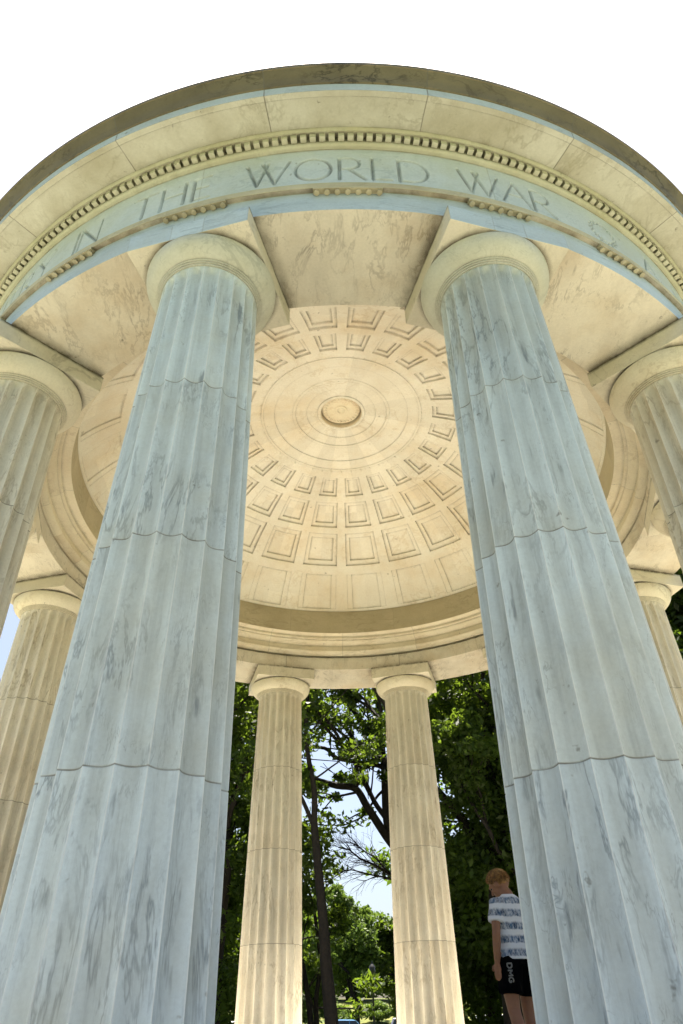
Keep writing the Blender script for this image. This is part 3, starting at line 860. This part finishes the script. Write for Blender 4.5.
# ------------------------------------------------------------------ parked cars
def paint(name, c):
    return simple(name, c, .28, 3, .05, .0, .6)
M['glass'] = simple('car_glass', (.03, .035, .04), .08, 3, .2, 0, .8)
M['tyre'] = simple('rubber', (.02, .02, .02), .85, 20, .2, .2)
M['rim'] = simple('alloy', (.5, .5, .52), .3, 10, .2, .1, metal=.9)
M['red_lens'] = simple('red_lens', (.35, .01, .01), .2, 10, .1, 0)
M['clear_lens'] = simple('clear_lens', (.7, .7, .68), .15, 10, .1, 0)
def car(x, y, rz, col, label, hh=1.0):
    t = empty('parked_car', (x, y, gz(x, y) + .06), rz); tag(t, label, 'car', 'cars parked along the park road')
    st = [(-2.25, .45, .80, .72), (-2.15, .32, .95, .80), (-1.6, .28, 1.02, .90), (-1.0, .26, 1.04, .92), (0, .25, 1.04, .93), (.9, .25, 1.03, .93), (1.3, .26, .98, .92), (1.9, .28, .90, .86), (2.2, .34, .80, .76), (2.28, .45, .66, .68)]
    P = []; F = []
    for (px, z0, z1, w) in st:
        z1 *= hh
        for (yy, zz) in ((-w * .85, z0), (-w, z0 + .12), (-w * 1.0, (z0 + z1) / 2), (-w * .96, z1 - .10), (-w * .86, z1), (0, z1 + .03), (w * .86, z1), (w * .96, z1 - .10), (w, (z0 + z1) / 2), (w, z0 + .12), (w * .85, z0)):
            P.append((px, yy, zz))
    m = 11
    for i in range(len(st) - 1):
        for j in range(m):
            F.append((i * m + j, i * m + (j + 1) % m, i * m + m + (j + 1) % m, i * m + m + j))
    F += [tuple(range(m)), tuple((len(st) - 1) * m + k for k in range(m))]
    mb = MB(); mb.add(P, F); body = mb.build('body', col, t, 35)
    # cabin: roof part and glasshouse
    zb, zt = 1.0 * hh, 1.68 * hh
    base = [(-2.05, .80), (1.15, .84)]; top = [(-1.75, .62), (.35, .64)]
    mb = MB()
    P = [(base[0][0], -base[0][1], zb), (base[1][0], -base[1][1], zb), (base[1][0], base[1][1], zb), (base[0][0], base[0][1], zb),
         (top[0][0], -top[0][1], zt - .04), (top[1][0], -top[1][1], zt - .04), (top[1][0], top[1][1], zt - .04), (top[0][0], top[0][1], zt - .04)]
    mb.add(P, [(0, 1, 5, 4), (1, 2, 6, 5), (2, 3, 7, 6), (3, 0, 4, 7), (4, 5, 6, 7)])
    mb.build('windows', M['glass'], t)
    mb = MB()
    for (px0, px1) in ((-1.78, .38),):
        P = []; F = []
        for k in range(9):
            u = k / 8; yy = -.66 + 1.32 * u; zz = zt - .045 + .06 * math.sin(math.pi * u)
            P += [(px0, yy, zz), (-.7, yy, zz + .03), (px1, yy, zz), (px0, yy, zz - .04), (px1, yy, zz - .04)]
        for k in range(8):
            a, c = k * 5, k * 5 + 5
            F += [(a, a + 1, c + 1, c), (a + 1, a + 2, c + 2, c + 1), (a, a + 3, c + 3, c), (a + 2, a + 4, c + 4, c + 2)]
        mb.add(P, F)
    for s in (-1, 1):
        for bx_, tx in ((-2.05, -1.75), (-1.15, -1.05), (-.05, -.1), (1.15, .35)):
            mb.tube([(bx_, s * .835, zb), (tx, s * .65, zt - .03)], [.045, .04], 6)
    mb.build('roof', col, t, 40)
    for wx_ in (-1.42, 1.42):
        for s in (-1, 1):
            mb = MB(); n = 24
            prof = [(.22, -.11), (.33, -.11), (.36, -.08), (.36, .08), (.33, .11), (.22, .11)]
            P = []; F = []
            for k in range(n):
                th = 2 * math.pi * k / n
                for r, yy in prof: P.append((wx_ + r * math.cos(th), s * .86 + yy, .36 + r * math.sin(th)))
            for k in range(n):
                for j in range(5): F.append((k * 6 + j, k * 6 + j + 1, ((k + 1) % n) * 6 + j + 1, ((k + 1) % n) * 6 + j))
            mb.add(P, F); wh = mb.build('wheel', M['tyre'], t, 40)
            mb = MB()
            mb.tube([(wx_, s * .86 - .09, .36), (wx_, s * .86 + .09, .36)], [.225, .225], 20)
            mb.build('rim', M['rim'], wh, 40)
    for s in (-1, 1):
        mb = MB(); mb.ell((-2.17, s * .66, .86 * hh), (.07, .12, .09)); mb.build('tail_light', M['red_lens'], t, 60)
        mb = MB(); mb.ell((2.17, s * .58, .72 * hh), (.09, .16, .07)); mb.build('headlight', M['clear_lens'], t, 60)
    return t
WHT, LIL, BLU = paint('white_paint', (.8, .8, .8)), paint('silver_paint', (.62, .58, .72)), paint('blue_paint', (.09, .22, .42))
car(-9.9, 53.7, math.pi, WHT, 'white car parked far off beside the left front column', 1.10)
car(-.35, 54.4, 0, BLU, 'blue car parked beneath the small sunlit tree', 1.06)
car(4.6, 54.3, 0, LIL, 'silver lilac car parked right of the lamp post', 1.08)
car(9.4, 53.8, math.pi, WHT, 'white car parked far off left of the boy', 1.12)
car(14.1, 53.2, math.pi, LIL, 'silver car parked far off seen between the legs of the boy', 1.08)

# ------------------------------------------------------------------ the boy
def remeshed(mb, name, mat, parent, voxel, smooth_it=4, disp=0.0):
    tmp = mb.build('tmp_' + name, mat, None, 180, merge=True)
    md = tmp.modifiers.new('r', 'REMESH'); md.mode = 'VOXEL'; md.voxel_size = voxel; md.use_smooth_shade = True
    sm = tmp.modifiers.new('s', 'SMOOTH'); sm.iterations = smooth_it; sm.factor = .5
    dg = bpy.context.evaluated_depsgraph_get()
    me = bpy.data.meshes.new_from_object(tmp.evaluated_get(dg))
    me.name = name
    bpy.data.objects.remove(tmp)
    for p in me.polygons: p.use_smooth = True
    if not me.materials: me.materials.append(mat)
    return link(bpy.data.objects.new(name, me), parent)

M['skin'] = simple('skin', (.27, .13, .08), .55, 20, .12, .05)
M['hair'] = simple('ginger_blond_hair', (.34, .18, .06), .6, 45, .65, .8)
T = NT('striped_cotton'); tc = T.n('ShaderNodeTexCoord'); o_ = tc.outputs['Object']
sp = T.n('ShaderNodeSeparateXYZ'); T.l(o_, sp.inputs[0])
nz_ = T.noise(T.mapping(o_, (14, 14, 5)), 1.5, 5, .7); nz2 = T.noise(T.mapping(o_, (30, 30, 12)), 2, 4, .7)
zz = T.math('ADD', sp.outputs[2], T.math('MULTIPLY', T.math('SUBTRACT', nz_, .5), .035))
fr = T.math('FRACT', T.math('DIVIDE', T.math('SUBTRACT', zz, .815), .098))
bd = T.math('MULTIPLY', T.ramp(fr, .06, .14, 0, 1), T.ramp(fr, .56, .74, 1, 0))
c = T.mix(T.math('MULTIPLY', bd, T.ramp(nz2, .36, .62, .25, 1)), (.60, .64, .74), T.mix(T.ramp(nz_, .35, .6), (.012, .022, .06), (.06, .13, .26)))
M['shirt'] = T.done(T.bsdf(c, .85, nz2, .2, .004, .2).outputs[0])
M['shorts'] = simple('black_shorts_cloth', (.0025, .0025, .003), .95, 30, .3, .3, .05)
M['print'] = simple('white_print', (.20, .20, .20), .7, 30, .1, 0)
M['shoe'] = simple('dark_shoe_cloth', (.03, .03, .035), .7, 30, .3, .2)
M['sole'] = simple('white_sole', (.7, .7, .68), .7, 30, .1, .1)

BX, BY = 1.385, -2.50
face_dir = math.atan2(.86, -.50)
boy = empty('person', (BX, BY, 0), face_dir - math.pi / 2)
tag(boy, 'boy with short ginger blond hair, striped tie-dye t-shirt and black shorts looking down', 'person')
b = MB()
# legs
for s in (-1, 1):
    fx = .10 * s; fy = .05 * s
    b.tube([(.082 * s, .0, .86), (.088 * s, .01, .74), (.09 * s, .015, .60), (.094 * s, .02 + fy * .4, .46), (.096 * s, .012 + fy * .5, .42), (.098 * s, -.012 + fy * .7, .33), (.10 * s, -.012 + fy, .22), (.10 * s, -.01 + fy, .12), (.10 * s, -.01 + fy, .06)],
           [.085, .082, .068, .052, .050, .053, .043, .032, .034], 18)
    b.tube([(.10 * s, -.04 + fy, .045), (.105 * s, .03 + fy, .045), (.112 * s, .10 + fy, .035), (.115 * s, .15 + fy, .028)], [.034, .038, .036, .024], 14)
# torso
b.ell((0, -.005, .88), (.145, .10, .11)); b.ell((0, 0, 1.0), (.125, .088, .16)); b.ell((0, -.005, 1.14), (.150, .092, .15)); b.ell((0, -.015, 1.225), (.15, .065, .06))
# neck and head, bent forward and turned to the left
b.tube([(0, -.02, 1.24), (0, -.005, 1.30), (-.006, .035, 1.345)], [.062, .052, .050], 16)
HM = Matrix.Rotation(R_(26), 3, 'Z') @ Matrix.Rotation(R_(-36), 3, 'X') @ Matrix.Diagonal((1.06, 1.06, 1.06))
hc = Vector((-.012, .072, 1.385))
def hp(x, y, z): return hc + HM @ Vector((x, y, z))
b.ell(hp(0, -.012, .018), (.073, .090, .088), HM); b.ell(hp(0, .025, -.035), (.056, .058, .072), HM); b.ell(hp(0, .045, -.078), (.032, .030, .026), HM)
b.tube([hp(0, .075, .018), hp(0, .093, -.012), hp(0, .100, -.024)], [.008, .012, .011], 10)
b.ell(hp(0, .078, -.052), (.022, .010, .007), HM); b.ell(hp(0, .073, .026), (.050, .014, .010), HM)
for s in (-1, 1):
    b.ell(hp(s * .074, -.005, -.006), (.012, .022, .032), HM); b.ell(hp(s * .040, .052, -.022), (.022, .02, .02), HM)
# arms
def arm(s, sh, el, wr, hand_d, palm_n, curl):
    sh, el, wr = Vector(sh), Vector(el), Vector(wr)
    m1 = sh.lerp(el, .45); m2 = el.lerp(wr, .35)
    b.ell(sh, (.048, .046, .046))
    b.tube([sh, m1, el, m2, wr], [.044, .040, .034, .035, .023], 16)
    d = Vector(hand_d).normalized(); n = Vector(palm_n).normalized(); n = (n - d * n.dot(d)).normalized(); sd = d.cross(n)
    pc = wr + d * .045
    Mh = Matrix((sd, n, d)).transposed()
    b.ell(pc, (.036, .014, .050), Mh)
    b.ell(wr + d * .012, (.026, .018, .028), Mh)
    for k, (off, ln) in enumerate(((-.027, .055), (-.009, .066), (.009, .062), (.026, .048))):
        p = pc + d * .030 + sd * off
        pts = [p]; dd = d.copy()
        for j, fl in enumerate((.42, .32, .26)):
            dd = (dd + n * curl * (j + 1) * .35).normalized()
            pts.append(pts[-1] + dd * ln * fl)
        b.tube(pts, [.0095, .0090, .0082, .0068], 10)
    p = pc - d * .022 - sd * .030
    b.tube([p, p + (d * .5 - sd * .75 + n * .3).normalized() * .028, p + (d * .5 - sd * .75 + n * .3).normalized() * .028 + (d * .9 - sd * .2 + n * .3).normalized() * .030], [.012, .011, .0085], 10)
arm(-1, (-.158, -.01, 1.222), (-.215, -.045, .985), (-.200, .01, .785), (.02, .10, -1), (1, .25, 0), .5)
arm(1, (.158, -.01, 1.222), (.235, -.07, 1.0), (.215, .13, .90), (-.25, 1, -.15), (-.8, -.2, -.5), .6)
body = remeshed(b, 'body', M['skin'], boy, .0055, 3)
# eyes
for s in (-1, 1):
    e_ = MB(); e_.ell(hp(s * .030, .066, .008), (.010, .009, .008), HM, 14, 10); e_.build('eye', M['shoe'], boy, 60)
# hair: cap plus short combed tufts
b = MB()
b.ell(hp(0, -.020, .034), (.081, .094, .088), HM, 28, 18)
rs = random.Random(4)
hm = remeshed
capv = MB()
for v in b.v: pass
bm = MB()
nu, nv = 28, 18
P = []
for j in range(nv + 1):
    ph = math.pi * j / nv
    for i in range(nu):
        th = 2 * math.pi * i / nu
        x, y, z = math.sin(ph) * math.cos(th), math.sin(ph) * math.sin(th), math.cos(ph)
        k = 1 + .03 * math.sin(9 * th + 3 * ph) * math.sin(7 * ph)
        lim = (-.55 + .55 * y) if y < 0 else -.55 + 1.15 * y
        if z < lim: k *= .86        # sinks inside the head below the hair line
        P.append(hp(.0815 * x * k, -.018 + .096 * y * k, .030 + .091 * z * k))
F = [(j * nu + i, j * nu + (i + 1) % nu, (j + 1) * nu + (i + 1) % nu, (j + 1) * nu + i) for j in range(nv) for i in range(nu)]
bm.add(P, F)
for k in range(2600):
    z = rs.uniform(-.5, 1); th = rs.uniform(0, 2 * math.pi); q_ = math.sqrt(max(0, 1 - z * z)); x, y = q_ * math.cos(th), q_ * math.sin(th)
    if z < (-.5 + .55 * y if y < 0 else -.5 + 1.15 * y): continue
    p0 = Vector((.0800 * x, -.018 + .094 * y, .030 + .089 * z)); nrm = Vector((x, y, z))
    comb = (Vector((rs.uniform(-.4, .4), .9 if z > .3 else .1, -.7 if z < .5 else .1)) + nrm * rs.uniform(.25, .6)).normalized()
    p1 = p0 + comb * rs.uniform(.010, .020)
    bm.tube([hp(*p0), hp(*p0.lerp(p1, .6)), hp(*p1)], [.0032, .0024, .0006], 4, cap=False)
bm.build('hair', M['hair'], boy, 60, merge=False)
# t-shirt
b = MB()
def loft(b, rings, n=28, mi=0):
    P = []; F = []
    for (cx, cy, cz, rx, ry) in rings:
        for k in range(n):
            th = 2 * math.pi * k / n; P.append((cx + rx * math.cos(th), cy + ry * math.sin(th), cz))
    for i in range(len(rings) - 1):
        for k in range(n): F.append((i * n + k, i * n + (k + 1) % n, i * n + n + (k + 1) % n, i * n + n + k))
    F += [tuple(range(n)), tuple((len(rings) - 1) * n + k for k in range(n))]
    b.add(P, F, mi)
loft(b, [(0, 0, .805, .168, .125), (0, 0, .83, .170, .127), (0, 0, .92, .157, .115), (0, 0, 1.02, .152, .110), (0, 0, 1.12, .162, .112), (0, -.008, 1.20, .165, .098), (0, -.015, 1.245, .145, .080), (0, -.018, 1.275, .100, .066), (0, -.014, 1.297, .066, .058)])
for s in (-1, 1):
    el = Vector((-.215, -.045, .985)) if s < 0 else Vector((.235, -.07, 1.0)); sh = Vector((.15 * s, -.01, 1.222)); d = (el - sh)
    b.tube([sh - Vector((.04 * s, 0, 0)), sh, sh + d * .3, sh + d * .62], [.055, .062, .064, .066], 18)
shirt = remeshed(b, 't_shirt', M['shirt'], boy, .008, 5)
# folds
for v in shirt.data.vertices:
    x, y, z = v.co
    a = math.atan2(y, x)
    k = .0035 * math.sin(a * 5 + z * 22) + .003 * math.sin(z * 55 + a * 3 + 2 * math.sin(a * 2))
    r = math.hypot(x, y)
    if r > .02: v.co.x += x / r * k; v.co.y += y / r * k
# shorts
b = MB()
loft(b, [(0, 0, .76, .155, .118), (0, 0, .80, .156, .117), (0, 0, .86, .150, .112), (0, 0, .90, .140, .100)])
for s in (-1, 1):
    b.tube([(.070 * s, 0, .82), (.080 * s, .0, .74), (.092 * s, .004, .65), (.100 * s, .01 + .01 * s, .565)], [.100, .103, .100, .098], 20)
shorts = remeshed(b, 'shorts', M['shorts'], boy, .009, 4)
for v in shorts.data.vertices:
    x, y, z = v.co; a = math.atan2(y, x - (.09 if x > 0 else -.09)); k = .004 * math.sin(a * 6 + z * 18)
    v.co.x += math.cos(a) * k; v.co.y += math.sin(a) * k
# white letters down the outside of the left leg
from mathutils.bvhtree import BVHTree
bv = BVHTree.FromPolygons([v.co.copy() for v in shorts.data.vertices], [tuple(p.vertices) for p in shorts.data.polygons])
lt = {'D': [[(0, 0), (0, 1), (.45, 1), (.75, .8), (.8, .5), (.75, .2), (.45, 0), (0, 0)]], 'M': [[(0, 0), (0, 1), (.45, .35), (.9, 1), (.9, 0)]],
      'G': [[(.8, .82), (.55, 1), (.2, .95), (0, .6), (0, .35), (.2, .05), (.55, 0), (.82, .15), (.82, .45), (.45, .45)]]}
pb = MB()
ddir = Vector((-.62, -.78, 0)).normalized(); side = Vector((0, 0, 1)).cross(ddir).normalized()
cz = .775
for ch in 'DMG':
    for pl in lt[ch]:
        pts = []
        for (p, q) in zip(pl[:-1], pl[1:]):
            for i in range(5): pts.append((p[0] + (q[0] - p[0]) * i / 5, p[1] + (q[1] - p[1]) * i / 5))
        pts.append(pl[-1]); W3 = []
        for (u, v) in pts:
            # reads downwards: letter x runs down, letter y to the right
            o3 = Vector((-.10, -.02, cz - u * .040)) + side * ((.5 - v) * -.036) + ddir * .25
            hit, nr, _, _ = bv.ray_cast(o3, -ddir)
            if hit is not None: W3.append(hit + ddir * .001)
        if len(W3) > 2: pb.tube(W3, [.0062] * len(W3), 6)
    cz -= .049
pb.build('leg_print', M['print'], shorts, 60, merge=False)
# shoes
for s in (-1, 1):
    fy = .05 * s; b = MB()
    b.ell((.107 * s, .05 + fy, .035), (.048, .135, .03)); b.ell((.102 * s, -.02 + fy, .06), (.042, .06, .05))
    b.box((.107 * s, .05 + fy, .028), (.04, .11, .018))
    sh_ = remeshed(b, 'shoe', M['shoe'], boy, .008, 3)
    b = MB(); P = []
    for k in range(28):
        th = 2 * math.pi * k / 28
        P.append((.107 * s + .050 * math.cos(th), .045 + fy + .137 * math.sin(th), .0))
    P2 = [(x, y, .022) for x, y, z in P]
    b.add(P + P2, [tuple(range(28)), tuple(range(28, 56))] + [(k, (k + 1) % 28, 28 + (k + 1) % 28, 28 + k) for k in range(28)])
    b.build('sole', M['sole'], sh_, 40)

# ------------------------------------------------------------------ camera
cam = bpy.data.cameras.new('camera'); co = bpy.data.objects.new('camera', cam); link(co)
Rv = Vector((0.99972084, 0.01624852, -0.01715301)); Uv = Vector((0.02345755, -0.59576166, 0.80281866)); Fv = Vector((-0.00282551, 0.80299691, 0.59597649))
mw = Matrix((Rv, Uv, -Fv)).transposed().to_4x4(); mw.translation = Vector((0, -9.52925748, 0.40434966))
co.matrix_world = mw
cam.sensor_fit = 'HORIZONTAL'; cam.sensor_width = 24.0; cam.lens = 24.0 * 687.1746 / 683
cam.clip_start = .05; cam.clip_end = 4000
scene.camera = co

# ------------------------------------------------------------------ light
SUN_E, SUN_W, SKY = R_(69.3), R_(2.4), .053
SUN = 5.0
w = bpy.data.worlds.new('World'); scene.world = w; w.use_nodes = True
nt = w.node_tree; bg = nt.nodes['Background']
sky = nt.nodes.new('ShaderNodeTexSky'); sky.sky_type = 'NISHITA'; sky.sun_disc = False
sky.sun_elevation = SUN_E; sky.sun_rotation = SUN_W; sky.air_density = 1.0; sky.dust_density = 3.2; sky.ozone_density = 1.0
hz = nt.nodes.new('ShaderNodeHueSaturation'); hz.inputs['Saturation'].default_value = .95   # summer haze
nt.links.new(sky.outputs[0], hz.inputs['Color']); nt.links.new(hz.outputs[0], bg.inputs['Color']); bg.inputs['Strength'].default_value = SKY
ld = bpy.data.lights.new('sun', 'SUN'); ld.energy = SUN; ld.angle = R_(.5); ld.color = (1, .93, .80)
lo = link(bpy.data.objects.new('sun', ld))
sd = Vector((math.sin(SUN_W) * math.cos(SUN_E), math.cos(SUN_W) * math.cos(SUN_E), math.sin(SUN_E)))
lo.rotation_euler = sd.to_track_quat('Z', 'Y').to_euler()
scene.render.engine = 'CYCLES'
scene.cycles.max_bounces = 7; scene.cycles.diffuse_bounces = 5; scene.cycles.transmission_bounces = 3
scene.cycles.use_adaptive_sampling = True; scene.cycles.adaptive_threshold = .02
scene.cycles.film_exposure = 3.9
scene.view_settings.view_transform = 'Standard'; scene.view_settings.look = 'None'; scene.view_settings.exposure = 0
